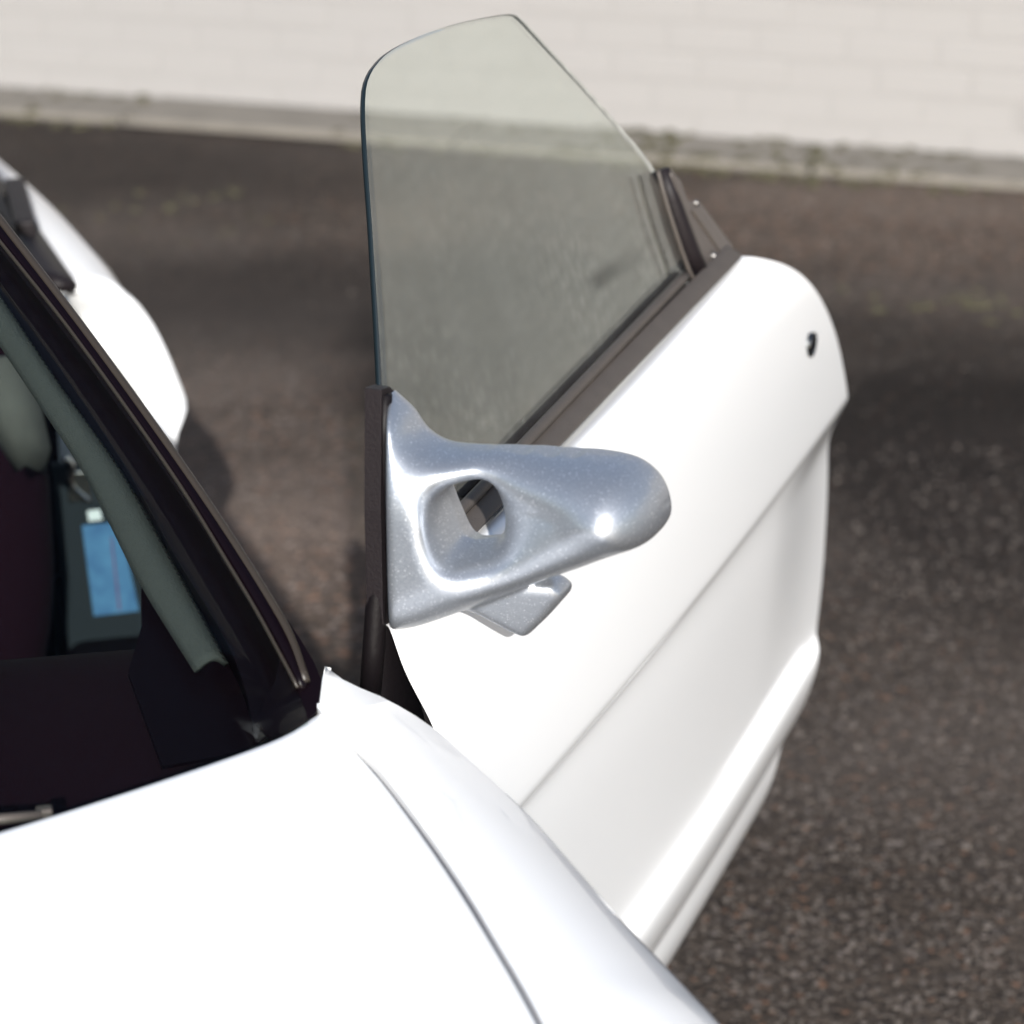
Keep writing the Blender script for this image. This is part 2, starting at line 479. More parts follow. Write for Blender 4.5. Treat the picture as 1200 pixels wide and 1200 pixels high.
# moss cushions in the gutter joint
mv, mf = [], []
def blob(c, rx, ry, rz, V, F, seg=6):
    i0 = len(V)
    for a in range(1, 4):
        el = a / 4 * math.pi / 2 if a < 4 else 0
        for k in range(seg):
            an = 2*math.pi*k/seg
            j = rng.uniform(0.75, 1.2)
            V.append(np.array(c) + WD*rx*math.cos(an)*math.sin(a/3*math.pi/2)*j + WNRM*ry*math.sin(an)*math.sin(a/3*math.pi/2)*j + UP*rz*math.cos(a/3*math.pi/2)*j)
    V.append(np.array(c) + UP*rz)
    top = len(V) - 1
    for k in range(seg):
        F.append((top, i0 + k, i0 + (k+1) % seg))
        for a in range(2):
            F.append((i0 + a*seg + k, i0 + (a+1)*seg + k, i0 + (a+1)*seg + (k+1) % seg, i0 + a*seg + (k+1) % seg))
for k in range(380):
    cl = rng.choice([0.35, 0.5, 0.62, 0.85, 1.0, 1.15, -0.1, -1.15, 1.6, 2.2])
    tt = cl + rng.gauss(0, 0.12)
    oo = abs(rng.gauss(0, 0.35)) * strip_w if rng.random() < 0.4 else strip_w + rng.gauss(-0.01, 0.03)
    rr = rng.uniform(0.008, 0.022)
    blob(wl(tt, oo, 0.02 if oo < strip_w - .02 else 0.002), rr, rr, rr*0.45, mv, mf)
for (px, py, sg, n) in ((1165, 356, 0.05, 26), (1060, 350, 0.05, 8), (130, 255, 0.10, 12), (215, 232, 0.07, 12)):
    c0 = at_z(px, py, 0.0)
    for k in range(n):
        rr = rng.uniform(0.006, 0.016)
        blob(c0 + WD*rng.gauss(0, sg*1.6) + WNRM*rng.gauss(0, sg) , rr, rr, rr*0.4, mv, mf)
mo = mesh_obj('moss', mv, mf, M_MOSS); mo['kind'] = 'stuff'; mo['label'] = 'green moss cushions along the gutter and in the asphalt'; mo['category'] = 'moss'

# loose grit on the asphalt
sv, sf = [], []
ico = bmesh.new(); bmesh.ops.create_icosphere(ico, subdivisions=1, radius=1.0)
iv = np.array([v.co[:] for v in ico.verts]); ifc = [[v.index for v in f.verts] for f in ico.faces]; ico.free()
for k in range(5200):
    if k < 4200: px, py = rng.uniform(760, 1290), rng.uniform(520, 1290)
    else: px, py = rng.uniform(100, 1250), rng.uniform(240, 700)
    P = at_z(px, py, 0.0)
    r_ = rng.uniform(0.0012, 0.0034) * (1 if rng.random() < .93 else 1.7)
    i0 = len(sv)
    sc = np.array([rng.uniform(.7, 1.4), rng.uniform(.7, 1.4), rng.uniform(.5, .9)]) * r_
    for q in iv: sv.append(P + q * sc + UP * r_ * 0.2)
    sf += [tuple(i0 + i for i in f) for f in ifc]
gt = mesh_obj('grit', sv, sf, M_STONE, smooth=False); gt['kind'] = 'stuff'; gt['label'] = 'loose brown grit lying on the asphalt'; gt['category'] = 'gravel'

# ------------------------------------------------------------------ the car
CAR = empty('sports_car', O0, 'white sports car with black pillars and its front door standing open', 'car')

# --- hood (bonnet) -------------------------------------------------
gap_px = [(394, 851), (430, 885), (470, 935), (510, 990), (550, 1050), (580, 1100), (610, 1150), (637, 1200)]
gap_z = [0.8120, 0.8065, 0.8000, 0.7940, 0.7880, 0.7830, 0.7785, 0.7740]
GAP = [at_z(x, y, z) for (x, y), z in zip(gap_px, gap_z)]
gs, gl_, gz = zip(*[car_of(p) for p in GAP])
ext = [(gs[-1] + 0.14, gl_[-1] + 0.006, gz[-1] - 0.020), (gs[-1] + 0.32, gl_[-1] - 0.005, gz[-1] - 0.055), (gs[-1] + 0.55, gl_[-1] - 0.06, gz[-1] - 0.125), (gs[-1] + 0.80, gl_[-1] - 0.17, gz[-1] - 0.23)]
GAP_C = list(zip(gs, gl_, gz)) + ext
cowl_px = [(371, 831), (365, 836), (350, 850), (330, 861), (300, 873), (250, 891), (200, 908), (150, 925), (100, 941), (50, 957), (0, 972), (-80, 996)]
COWL = [at_z(x, y, 0.8135 - 0.0006 * i) for i, (x, y) in enumerate(cowl_px)]
CW_C = [car_of(p) for p in COWL]
CENTER = -0.85
CW_C += [(CW_C[-1][0] + 0.05, -0.55, 0.812), (CW_C[-1][0] + 0.075, CENTER, 0.818)]
half = cr([np.array(q) for q in CW_C], 40)
full = np.vstack([half, np.array([[s, 2*CENTER - l, z] for s, l, z in half[::-1][1:]])])
rows = []
g0 = np.array(CW_C[0])
gapc = cr([np.array(q) for q in GAP_C], 30)
def hood_row(gp, k, dz=0.0, ds=0.0):
    row = []
    n = len(full)
    w0 = full[0][1]; w1 = gp[1] - 0.0013
    for (s, l, z) in full:
        f = (l - CENTER) / (w0 - CENTER)
        crown = 0.030 * (1 - f*f) * min(1, k*1.5)
        row.append(car(gp[0] + (s - g0[0]) * (1 - 0.55*k) + ds, CENTER + f * (w1 - CENTER), gp[2] + (z - g0[2]) * (1 - k) + crown + dz))
    return row
lip = np.array(CW_C[0])
rows.append(hood_row(lip + np.array([-0.006, 0.0035, 0]), 0, -0.030, -0.010))
rows.append(hood_row(lip + np.array([-0.002, 0.0035, 0]), 0, -0.007, -0.004))
rows.append(hood_row(lip + np.array([0, 0.0035, 0]), 0, 0.0, 0.0))
rows.append(hood_row(lip + np.array([0.009, 0.0035, 0]), 0.0, 0.0018))
for i in range(0, 30):
    gp = gapc[i].copy()
    if gp[0] < lip[0] + 0.02: continue
    k = min(1, (gp[0] - lip[0]) / 0.9)
    gp[2] -= 0.004 * math.exp(-(gp[0] - lip[0]) / 0.05) * 0
    rows.append(hood_row(gp, k))
V, F = grid(rows)
hood = mesh_obj('hood', V, F, M_WHITE, CAR)
fix_normals(hood)
if hood.data.polygons[len(hood.data.polygons)//2].normal.z < 0: hood.data.flip_normals()
solid(hood, 0.006)
ss = hood.modifiers.new('sub', 'SUBSURF'); ss.levels = 1; ss.render_levels = 1

# --- front fender ---------------------------------------------------
f_in = [((381, 781), .826), ((377, 800), .821), ((372, 830), .8145)] + [((x + 1, y), z) for (x, y), z in zip(gap_px, gap_z)]
f_out = [((385, 784), .823), ((408, 800), .814), ((452, 819), .799), ((506, 852), .7750), ((560, 900), .7680), ((620, 955), .7600), ((680, 1023), .7520), ((730, 1080), .7440), ((778, 1130), .7360), ((814, 1168), .7290), ((845, 1202), .7220)]
def q_terms(sv_, lv_):
    x = np.asarray(sv_) / 0.4; y = np.asarray(lv_) / 0.1
    return np.stack([np.ones_like(x), x, y, x*x, x*y, y*y], -1)
fit_p = []
for (pa, za), (pb, zb_), i in zip(f_in, f_out, range(99)):
    A = at_z(*pa, za); B = at_z(*pb, zb_)
    for t_ in (0, .25, .5, .75, 1):
        fit_p.append(car_of(A + (B - A)*t_ + UP*0.007*(1 - (2*t_ - 1)**2)*min(1, i/4)))
fit_p = np.array(fit_p)
fw_ = np.array([3.5 if i % 5 == 0 else 1.0 for i in range(len(fit_p))])
QC = np.linalg.lstsq(q_terms(fit_p[:, 0], fit_p[:, 1]) * fw_[:, None], fit_p[:, 2] * fw_, rcond=None)[0]
def fend_z(s_, l_): return float(q_terms(np.array(s_), np.array(l_)) @ QC)
def on_fender(px, z):
    for _ in range(25):
        P = at_z(*px, z); q = car_of(P)
        z = 0.5*z + 0.5*fend_z(q[0], q[1])
    return at_z(*px, z)
rows = []
for i in range(len(f_in)):
    A = on_fender(*f_in[i]); B = on_fender(*f_out[i])
    qa, qb = np.array(car_of(A)), np.array(car_of(B))
    k = min(1, max(0, i - 1) / 3)
    flange = [A - UP * 0.030 + CL * 0.001, A - UP*0.010 + CL*0.0005, A - UP*0.0012]
    top = []
    for t_ in np.linspace(0, 1, 24):
        q = qa + (qb - qa) * t_
        top.append(car(q[0], q[1], fend_z(q[0], q[1])))
    row = [B, B - UP * 0.016 + CL * 0.006 * k, B - UP * 0.06 + CL * 0.012 * k, B - UP * 0.16 + CL * 0.014 * k, B - UP * 0.24 + CL * 0.008 * k]
    s_, l_, z_ = car_of(B)
    row.append(car(s_, l_ + 0.004 * k, 0.30))
    rows.append(flange + top + list(cr(row, 16))[1:])
last = [np.array(car_of(p)) for p in rows[-1]]
last_s = min(q[0] for q in last[3:27])
for ds, dl, dz in ((0.12, 0.010, -0.018), (0.30, 0.006, -0.05), (0.52, -0.05, -0.115), (0.76, -0.16, -0.21)):
    row = []
    for j, q in enumerate(last):
        z = q[2] + dz if j < 27 else max(0.30, q[2] + dz * max(0.0, 1 - (j - 26) * .07))
        if j == len(last) - 1:
            d_ = (q[0] + ds) - 0.72
            z = max(0.30, 0.30 + math.sqrt(max(0, 0.34**2 - d_*d_)))
        row.append(car(q[0] + ds, q[1] + dl, z))
    rows.append(row)
nc = len(rows[0])
cols = [cr([r[j] for r in rows], 90) for j in range(nc)]
for j in range(3, 27):                      # keep the top on one smooth height field
    for i in range(61):
        q = car_of(cols[j][i])
        if q[0] <= last_s: 
            f_ = min(1.0, max(0.0, (last_s - q[0]) / 0.06))
            cols[j][i] = car(q[0], q[1], q[2] * (1 - f_) + f_ * fend_z(q[0], q[1]))
R = [[cols[j][i] for j in range(nc)] for i in range(90)]
V, F = grid(R)
fender = mesh_obj('fender', V, F, M_WHITE, CAR)
fix_normals(fender)
if fender.data.polygons[45*(nc-1) + 14].normal.z < 0: fender.data.flip_normals()
fender.data.set_sharp_from_angle(angle=math.radians(38))
solid(fender, 0.004)
strip('gap_shade_strip', [p - UP*0.006 - CL*0.006 for p in GAP], [p - UP*0.006 + CL*0.004 for p in GAP], M_GAP, CAR, 0.003, 40)  # added dark strip under the hood gap, in place of its deep shade

# front wheel inside the arch
wc = car(0.72, -0.13, 0.30)
def lathe(name, prof, c, axis, mat_, parent, seg=48):
    a = np.cross(axis, UP); a /= np.linalg.norm(a)
    V, F = [], []
    for (r, x) in prof:
        for k in range(seg):
            an = 2*math.pi*k/seg
            V.append(c + axis*x + r*(a*math.cos(an) + UP*math.sin(an)))
    for i in range(len(prof) - 1):
        for k in range(seg):
            F.append((i*seg + k, i*seg + (k+1) % seg, (i+1)*seg + (k+1) % seg, (i+1)*seg + k))
    o = mesh_obj(name, V, F, mat_, parent); fix_normals(o); return o
wheel = lathe('wheel', [(0.06, 0.06), (0.19, 0.075), (0.205, 0.095), (0.215, 0.095), (0.215, -0.09)], wc, CL, M_CHROME, CAR)
lathe('tyre', [(0.212, 0.09), (0.235, 0.105), (0.275, 0.10), (0.298, 0.075), (0.30, 0.0), (0.298, -0.085), (0.27, -0.10), (0.212, -0.095)], wc, CL, M_RUB, wheel)

# --- windscreen frame ------------------------------------------------
out_px = [(362, 792), (345, 737), (310, 676), (235, 561), (110, 387), (0, 243), (-60, 166)]
def zp(y):                                   # height along the pillar, by image row
    return 0.822 + (792 - y) / (792 - 243) * (1.050 - 0.822)
PO = [at_z(x, y, zp(y)) for x, y in out_px]
A3 = PO[5] - PO[1]; A3 /= np.linalg.norm(A3)
LW = -CL * 0.97 - CB * 0.16                  # across the screen, towards the middle
NW = np.cross(LW, A3); NW /= np.linalg.norm(NW)
if NW[2] < 0: NW = -NW
PW = PO[3]
def screen(x, y, off=0.0):
    return on_plane(x, y, PW + NW * off, NW)
grv = [(349, 806), (330, 770), (300, 715), (267, 660), (207, 563), (83, 388), (0, 283), (-60, 207)]
mould_in = [(356, 800), (338, 750), (303, 688), (228, 573), (102, 397), (-8, 254), (-70, 175)]
# rounded outer moulding
tube('pillar_moulding', [screen(x + 0, y, 0.0) - NW*0.004 for x, y in [(359, 795), (341, 743), (306, 682), (231, 567), (106, 392), (-4, 248), (-64, 170)]], 0.0034, M_MOULD, CAR, 10, 60)
strip('pillar_skin', [screen(x, y, -0.001) for x, y in mould_in], [screen(x, y, -0.004) for x, y in [(350, 808), (328, 766), (290, 697), (207, 565), (83, 390), (-20, 258), (-82, 180)]], M_BLACK, CAR, 0.012, 60)
tube('pillar_groove_seal', [screen(x, y, -0.003) for x, y in grv], 0.0014, M_MOULD, CAR, 8, 60)
# pillar body returning inwards beside the door opening
pin = [screen(x, y, 0.0) for x, y in [(359, 795), (341, 743), (306, 682), (231, 567), (106, 392), (-4, 248), (-64, 170)]]
strip('pillar_side', [p - NW*0.004 for p in pin], [p - NW*0.05 + LW*0.03 for p in pin], M_BLACK, CAR, 0.004, 40)

# glass, full width: from the groove line across to the other pillar
gl_pts = cr([screen(x, y, -0.007) for x, y in [(356, 838), (330, 773), (300, 718), (267, 664), (207, 567), (83, 392), (0, 287), (-60, 211), (-130, 122)]], 24)
gl_c = [np.array(car_of(p)) for p in gl_pts]
rows = []
for q in gl_c:
    row = []
    for v in np.linspace(0, 1, 25):
        l = q[1] + (2 * (CENTER - q[1])) * v
        row.append(car(q[0] + 0.145 * (1 - (2*v - 1)**2) * 0.9, l, q[2] + 0.012 * (1 - (2*v - 1)**2)))
    rows.append(row)
# carry the bottom of the glass down under the hood edge
low = [car(*(np.array(car_of(p)) + np.array([0.10, 0, -0.065]))) for p in rows[0]]
V, F = grid([low] + rows)
wg = mesh_obj('windscreen', V, F, M_WIND, CAR); solid(wg, 0.005)

# black ceramic border under the glass beside the pillar and along the cowl
frit_in = [(300, 870), (285, 800), (262, 745), (205, 650), (143, 540), (0, 330), (-60, 250)]
frit_out = [(352, 836), (329, 773), (297, 716), (262, 660), (202, 563), (-4, 288), (-66, 212)]
strip('screen_border', [screen(x, y, -0.016) for x, y in frit_out], [screen(x, y, -0.016) for x, y in frit_in], M_BLACK, CAR, 0.001, 50)

# interior pillar trim with its perforated seam
tr_r = [(266, 780), (207, 670), (143, 557), (70, 455), (0, 350), (-60, 262)]
tr_l = [(230, 788), (165, 683), (101, 557), (50, 478), (0, 403), (-60, 315)]
cA = cr([screen(x, y, -0.040) for x, y in tr_r], 60); cB = cr([screen(x, y, -0.040) for x, y in tr_l], 60)
rows = []
for f in np.linspace(0, 1, 9):
    rows.append([a*(1-f) + b_*f + NW * 0.010 * (1 - (2*f - 1)**2) for a, b_ in zip(cA, cB)])
V, F = grid(rows)
ptr = mesh_obj('pillar_trim', V, F, M_GREY, CAR); solid(ptr, 0.004, 0)
nst = 88
cS = cr([a*0.93 + b_*0.07 + NW*0.0055 for a, b_ in zip(cA, cB)], nst)
cS2 = cr([a*0.84 + b_*0.16 + NW*0.0085 for a, b_ in zip(cA, cB)], nst)
sv2, sf2 = [], []
for a, b_ in zip(cS, cS2):
    i0 = len(sv2); t_ = A3 * 0.0010
    for q in (a - t_, a + t_, b_ + t_, b_ - t_): sv2 += [q, q + NW*0.0016]
    sf2 += [(i0+1, i0+3, i0+5, i0+7), (i0, i0+1, i0+3, i0+2), (i0+2, i0+3, i0+5, i0+4), (i0+4, i0+5, i0+7, i0+6), (i0+6, i0+7, i0+1, i0)]
seam = mesh_obj('stitching', sv2, sf2, M_RUB, ptr, smooth=False); seam['kind'] = 'stuff'

cc = [screen(x, y, -0.009) for x, y in [(336, 728), (352, 752), (366, 775), (377, 800), (373, 834), (352, 852), (318, 866), (300, 850), (322, 800)]]
bm = bmesh.new(); vv = [bm.verts.new(tuple(p_)) for p_ in cc]; bm.faces.new(vv); bmesh.ops.triangulate(bm, faces=bm.faces[:])
bm.verts.index_update(); F = [[v.index for v in f.verts] for f in bm.faces]; bm.free()
solid(mesh_obj('cowl_corner', cc, F, M_BLACK, CAR, smooth=False), 0.004, 0)
pf = [screen(x, y, -0.052) for x, y in [(165, 640), (182, 684), (232, 782), (268, 768), (325, 850), (300, 880), (190, 900), (150, 790), (166, 735)]]
bm = bmesh.new(); vv = [bm.verts.new(tuple(p_)) for p_ in pf]; bm.faces.new(vv); bmesh.ops.triangulate(bm, faces=bm.faces[:])
bm.verts.index_update(); F = [[v.index for v in f.verts] for f in bm.faces]; bm.free()
solid(mesh_obj('pillar_foot', pf, F, M_BLACK, CAR, smooth=False), 0.004, 0)
# cowl panel under the glass edge, wiper
tube('cowl_seal', [car(*(np.array(q) + np.array([-0.026, 0.0, -0.03]))) for q in half[::3]], 0.012, M_RUB, CAR, 8, 60)
cw = [[car(*(np.array(q) + np.array([-0.004, 0, -0.035]))) for q in full], [car(*(np.array(q) + np.array([-0.10, 0, -0.06]))) for q in full], [car(*(np.array(q) + np.array([-0.22, 0, -0.075]))) for q in full]]
V, F = grid(cw)
mesh_obj('cowl_panel', V, F, M_DARK, CAR)
wp = [at_z(-60, 962, .808), at_z(0, 960, .808), at_z(48, 955, .806)]
wiper = tube('wiper_arm', wp, [0.0035, 0.0035, 0.003], M_TRIM, CAR, 8)
box_obj('wiper_pivot', at_z(52, 953, .805), CL, CB, UP, 0.005, 0.004, 0.004, M_TRIM, wiper, 0.0015)

# --- cabin -----------------------------------------------------------
def cabin_box(name, s0, s1, l0, l1, z0, z1, m, bev=0.01, parent=CAR):
    return box_obj(name, car((s0+s1)/2, (l0+l1)/2, (z0+z1)/2), CB, CL, UP, abs(s1-s0)/2, abs(l1-l0)/2, abs(z1-z0)/2, m, parent, bev)
cabin_box('floor_pan', 0.55, -1.35, -1.60, -0.06, 0.14, 0.20, M_DARK)
cabin_box('firewall', 0.12, 0.16, -1.60, -0.08, 0.20, 0.74, M_DARK)
cabin_box('bulkhead', -1.36, -1.30, -1.62, -0.14, 0.20, 0.72, M_DARK)
cabin_box('far_side_panel', 0.55, -1.35, -1.68, -1.60, 0.2, 0.80, M_WHITE)
cabin_box('hinge_pillar', 0.14, -0.06, -0.16, -0.055, 0.20, 0.765, M_DARK)
cabin_box('sill', 0.30, -1.30, -0.16, -0.01, 0.14, 0.36, M_BLACK, 0.02)
# dashboard
dp = [[(0.14, .752), (0.05, .765), (-0.05, .772), (-0.12, .768), (-0.17, .745), (-0.19, .69), (-0.17, .55)]]
rows = []
for l in np.linspace(-1.58, -0.13, 24):
    bul = 0.03 * math.cos((l + 0.85) / 0.75 * 1.3)
    rows.append([car(s - (bul if s < 0 else 0), l, z) for s, z in dp[0]])
V, F = grid(refine(rows, 40, 24))
dash = mesh_obj('dashboard', V, F, M_DARK, CAR); solid(dash, 0.01)
tube('dash_edge', [at_z(x, y, z) for x, y, z in [(-40, 860, .772), (0, 851, .772), (60, 837, .772), (110, 820, .772), (140, 803, .772)]], 0.003, mat('dash_roll', (0.10, 0.105, 0.10), 0.6, bump=.4, bscale=600), dash, 8, 40)

# roof (black) closing the cabin
rf = []
top_s = car_of(gl_pts[-1])
for s, dz, k in ((top_s[0], 0.0, 1.0), (top_s[0] - 0.10, 0.022, 0.98), (top_s[0] - 0.35, 0.035, 0.97), (top_s[0] - 0.65, 0.02, 0.98), (-1.36, -0.03, 1.0)):
    row = []
    for v in np.linspace(0, 1, 15):
        l = top_s[1] * 1 + 0.0 + (2 * (CENTER - top_s[1])) * v
        arch = 1 - (2*v - 1)**2
        row.append(car(s + 0.13 * arch * (1 if s > top_s[0] - .2 else 0.2), CENTER + (l - CENTER) * k, top_s[2] + dz + 0.03 * arch))
    rf.append(row)
V, F = grid(refine(rf, 20, 24))
roof = mesh_obj('roof', V, F, M_BLACK, CAR); solid(roof, 0.03)
# seat
def lump(name, c, ax, ay, az, rx, ry, rz, m, parent, p=2.6, nu=28, nv=18):
    def e(v, q): return math.copysign(abs(v)**(2/q), v)
    V, F = [], []
    for i in range(nv + 1):
        ph = -math.pi/2 + math.pi*i/nv
        for k in range(nu):
            an = 2*math.pi*k/nu
            V.append(np.array(c) + ax*rx*e(math.cos(ph), p)*e(math.cos(an), p) + ay*ry*e(math.cos(ph), p)*e(math.sin(an), p) + az*rz*e(math.sin(ph), p))
    for i in range(nv):
        for k in range(nu):
            F.append((i*nu + k, i*nu + (k+1) % nu, (i+1)*nu + (k+1) % nu, (i+1)*nu + k))
    o = mesh_obj(name, V, F, m, parent); return o
rec = (UP * 0.94 + CB * 0.34); rec /= np.linalg.norm(rec)
fwd = np.cross(CL, rec)
seat = lump('seat', car(-0.72, -0.42, 0.30), CL, CB, UP, 0.25, 0.27, 0.10, M_DARK, CAR)
lump('backrest', car(-0.98, -0.42, 0.58), CL, fwd, rec, 0.25, 0.09, 0.33, M_DARK, seat)
lump('headrest', car(-1.10, -0.42, 0.93), CL, fwd, rec, 0.13, 0.06, 0.10, M_DARK, seat)
# pale fabric bolster seen past the pillar trim
bp_ = [(-20, 420), (10, 415), (32, 462), (46, 520), (48, 543), (28, 531), (18, 541), (4, 490), (-14, 455)]
PB = car(-0.86, -0.3, 0.7)
bol = [on_plane(x, y, PB, CB) for x, y in bp_]
V = list(bol) + [np.mean(bol, axis=0) - CB * 0.012]
F = [(i, (i + 1) % 9, 9) for i in range(9)]
bo = mesh_obj('bolster', V, F, M_SEAT, seat); fix_normals(bo); solid(bo, 0.02)

# --- rear quarter with the door jamb -----------------------------------
jam = [((90, 338), .745), ((118, 339), .743), ((147, 345), .737), ((172, 370), .705), ((195, 413), .662), ((211, 452), .620), ((218, 475), .597), ((213, 497), .583), ((206, 512), .572)]
JP = [at_z(x, y, z) for (x, y), z in jam]
JC = [np.array(car_of(p)) for p in JP]
e_ = JC[-1]
JC += [np.array([e_[0] - 0.01, e_[1] - 0.004, 0.50]), np.array([e_[0] - 0.01, e_[1] - 0.004, 0.40]), np.array([e_[0], e_[1] + 0.004, 0.33]), np.array([e_[0] + 0.01, e_[1] - 0.02, 0.22])]
JC2 = cr(JC, 40)
# jamb face: from the outer edge inwards
inner = [np.array([q[0] - 0.015, min(q[1] - 0.05, -0.125), q[2]]) for q in JC2]
mid = [np.array([q[0] + 0.004, q[1] - 0.012, q[2]]) for q in JC2]
rows = [[car(*q) for q in JC2], [car(*q) for q in mid], [car(*(a*.4 + b_*.6)) for a, b_ in zip(mid, inner)], [car(*q) for q in inner]]
V, F = grid(rows)
quarter = mesh_obj('rear_quarter', *grid([[car(*q) for q in JC2], [car(q[0] - 0.004, q[1] + 0.001, q[2]) for q in JC2],
          [car(q[0] - 0.25, q[1] - 0.03, q[2] - 0.02) for q in JC2], [car(q[0] - 0.75, q[1] - 0.075, q[2] - 0.09) for q in JC2], [car(q[0] - 1.2, q[1] - 0.2, q[2] - 0.22) for q in JC2]]), M_WHITE, CAR)
solid(quarter, 0.004)
jf = mesh_obj('door_jamb', V, F, M_WHITE, quarter); solid(jf, 0.004)
# shoulder of the quarter running back from the jamb
sh_o = [((148, 345), .737), ((128, 315), .737), ((100, 282), .737), ((60, 240), .732), ((0, 190), .722), ((-70, 138), .705)]
sh_i = [((91, 337), .748), ((70, 307), .752), ((43, 268), .755), ((20, 238), .754), ((-20, 185), .748), ((-90, 130), .735)]
so = cr([at_z(x, y, z) for (x, y), z in sh_o], 30); si = cr([at_z(x, y, z) for (x, y), z in sh_i], 30)
rows = []
for f in np.linspace(0, 1, 8):
    rows.append([a*(1-f) + b_*f + UP*0.008*(1 - (2*f - 1)**2) for a, b_ in zip(so, si)])
V, F = grid(rows)
sh = mesh_obj('shoulder_panel', V, F, M_WHITE, quarter); solid(sh, 0.01)
strip('window_seal', si + UP*0.004, [p - CL*0.03 + UP*0.012 for p in si], M_RUB, quarter, 0.012, 30)
box_obj('seal_block', at_z(24, 246, .765), CL, CB, UP, 0.012, 0.10, 0.014, M_RUB, quarter, 0.004)
# inner trim, striker and stickers behind the opening
PJ = car(-1.08, -0.1, 0.5)
def jp(x, y, off=0.0): return on_plane(x, y, PJ - CB*off, CB)
tq = [(60, 545), (100, 545), (185, 720), (185, 800), (85, 800), (70, 640)]
V = [jp(x, y) for x, y in tq]
jt = mesh_obj('jamb_trim', V, [tuple(range(6))], M_CARPET, quarter, smooth=False); solid(jt, 0.01)
if jt.data.polygons[0].normal.y > 0: jt.data.flip_normals()
def sticker(name, px, m, off=0.003, parent=jt):
    V = [jp(x, y, off) for x, y in px]
    o = mesh_obj(name, V, [tuple(range(len(px)))], m, parent, smooth=False)
    if o.data.polygons[0].normal.y > 0: o.data.flip_normals()
    solid(o, 0.0012); return o
mb, nt, p = mat_new('blue_label')
tc = nt.nodes.new('ShaderNodeTexCoord'); nz = nt.nodes.new('ShaderNodeTexNoise'); nz.inputs['Scale'].default_value = 60; nz.inputs['Detail'].default_value = 5
nt.links.new(tc.outputs['Object'], nz.inputs['Vector'])
rp = nt.nodes.new('ShaderNodeValToRGB'); rp.color_ramp.elements[0].color = (0.032, 0.10, 0.22, 1); rp.color_ramp.elements[1].color = (0.06, 0.165, 0.30, 1)
rp.color_ramp.elements[0].position = .3; rp.color_ramp.elements[1].position = .7
nt.links.new(nz.outputs[0], rp.inputs[0]); nt.links.new(rp.outputs[0], p.inputs['Base Color']); p.inputs['Roughness'].default_value = .5
st = sticker('blue_label', [(96, 616), (140, 612), (163, 716), (110, 722)], mb)
sticker('label_line', [(129.5, 630), (131.5, 630), (141.5, 715), (139, 715)], mat('label_red', (0.11, 0.06, 0.13), .6), 0.0045, st)
sticker('white_label', [(102, 599), (117, 597), (120, 609), (104, 611)], M_LABELW)
stp = [jp(x, y, 0.004) for x, y in [(76, 536), (84, 548), (82, 566), (92, 578), (104, 588)]]
stk = tube('striker', stp, 0.0042, M_CHROME, jt, 10, 24)
box_obj('striker_plate', jp(92, 570, 0.001), CL, CB, UP, 0.012, 0.002, 0.018, M_CHROME, jt, 0.002)

# ------------------------------------------------------------------ the open door
PIV = door(-0.02, -0.03, 0.20)
DOOR = None
# each row: w (out of the door plane), rear end in the picture, height at the front end
def rowdef(w, px, zf): return (w, px, zf)
ROWS = [
    (-0.030, (868, 303), 0.826), (-0.010, (872, 300), 0.838), (0.000, (877, 300), 0.839), (0.006, (892, 302), 0.832),
    (0.012, (920, 308), 0.812), (0.018, (945, 323), 0.785), (0.023, (965, 350), 0.750), (0.027, (980, 386), 0.710), (0.029, (989, 425), 0.672),
    (0.030, (994, 458), 0.640), (0.0295, (995, 466), 0.631), (0.026, (992, 472), 0.626), (0.0085, (970, 511), 0.6185),
    (0.0085, (972, 540), 0.580), (0.010, (969, 620), 0.505), (0.012, (963, 700), 0.430), (0.013, (957, 738), 0.392),
    (0.017, (958, 748), 0.380), (0.026, (961, 758), 0.372), (0.029, (960, 775), 0.362), (0.027, (953, 800), 0.343), (0.022, (941, 830), 0.325), (0.017, (925, 858), 0.311),
    (0.0145, (918, 868), 0.307), (0.0145, (914, 885), 0.298), (0.014, (908, 910), 0.284), (0.010, (893, 945), 0.262), (0.002, (868, 988), 0.236), (-0.012, (845, 1020), 0.226), (-0.03, (835, 1022), 0.224)]
fe_px = [(455, 745), (462, 760), (470, 775), (480, 795), (490, 815), (503, 850)]
def front_u(w, zf):
    # front shut line: leans rearwards as it goes down to the fender, then hidden behind it
    return float(np.interp(zf, [0.22, 0.40, 0.62, 0.70, 0.74, 0.77, 0.80, 0.828, 0.84], [0.02, 0.02, 0.025, 0.036, 0.036, 0.020, 0.001, -0.004, 0.004]))
rows = []
END = []
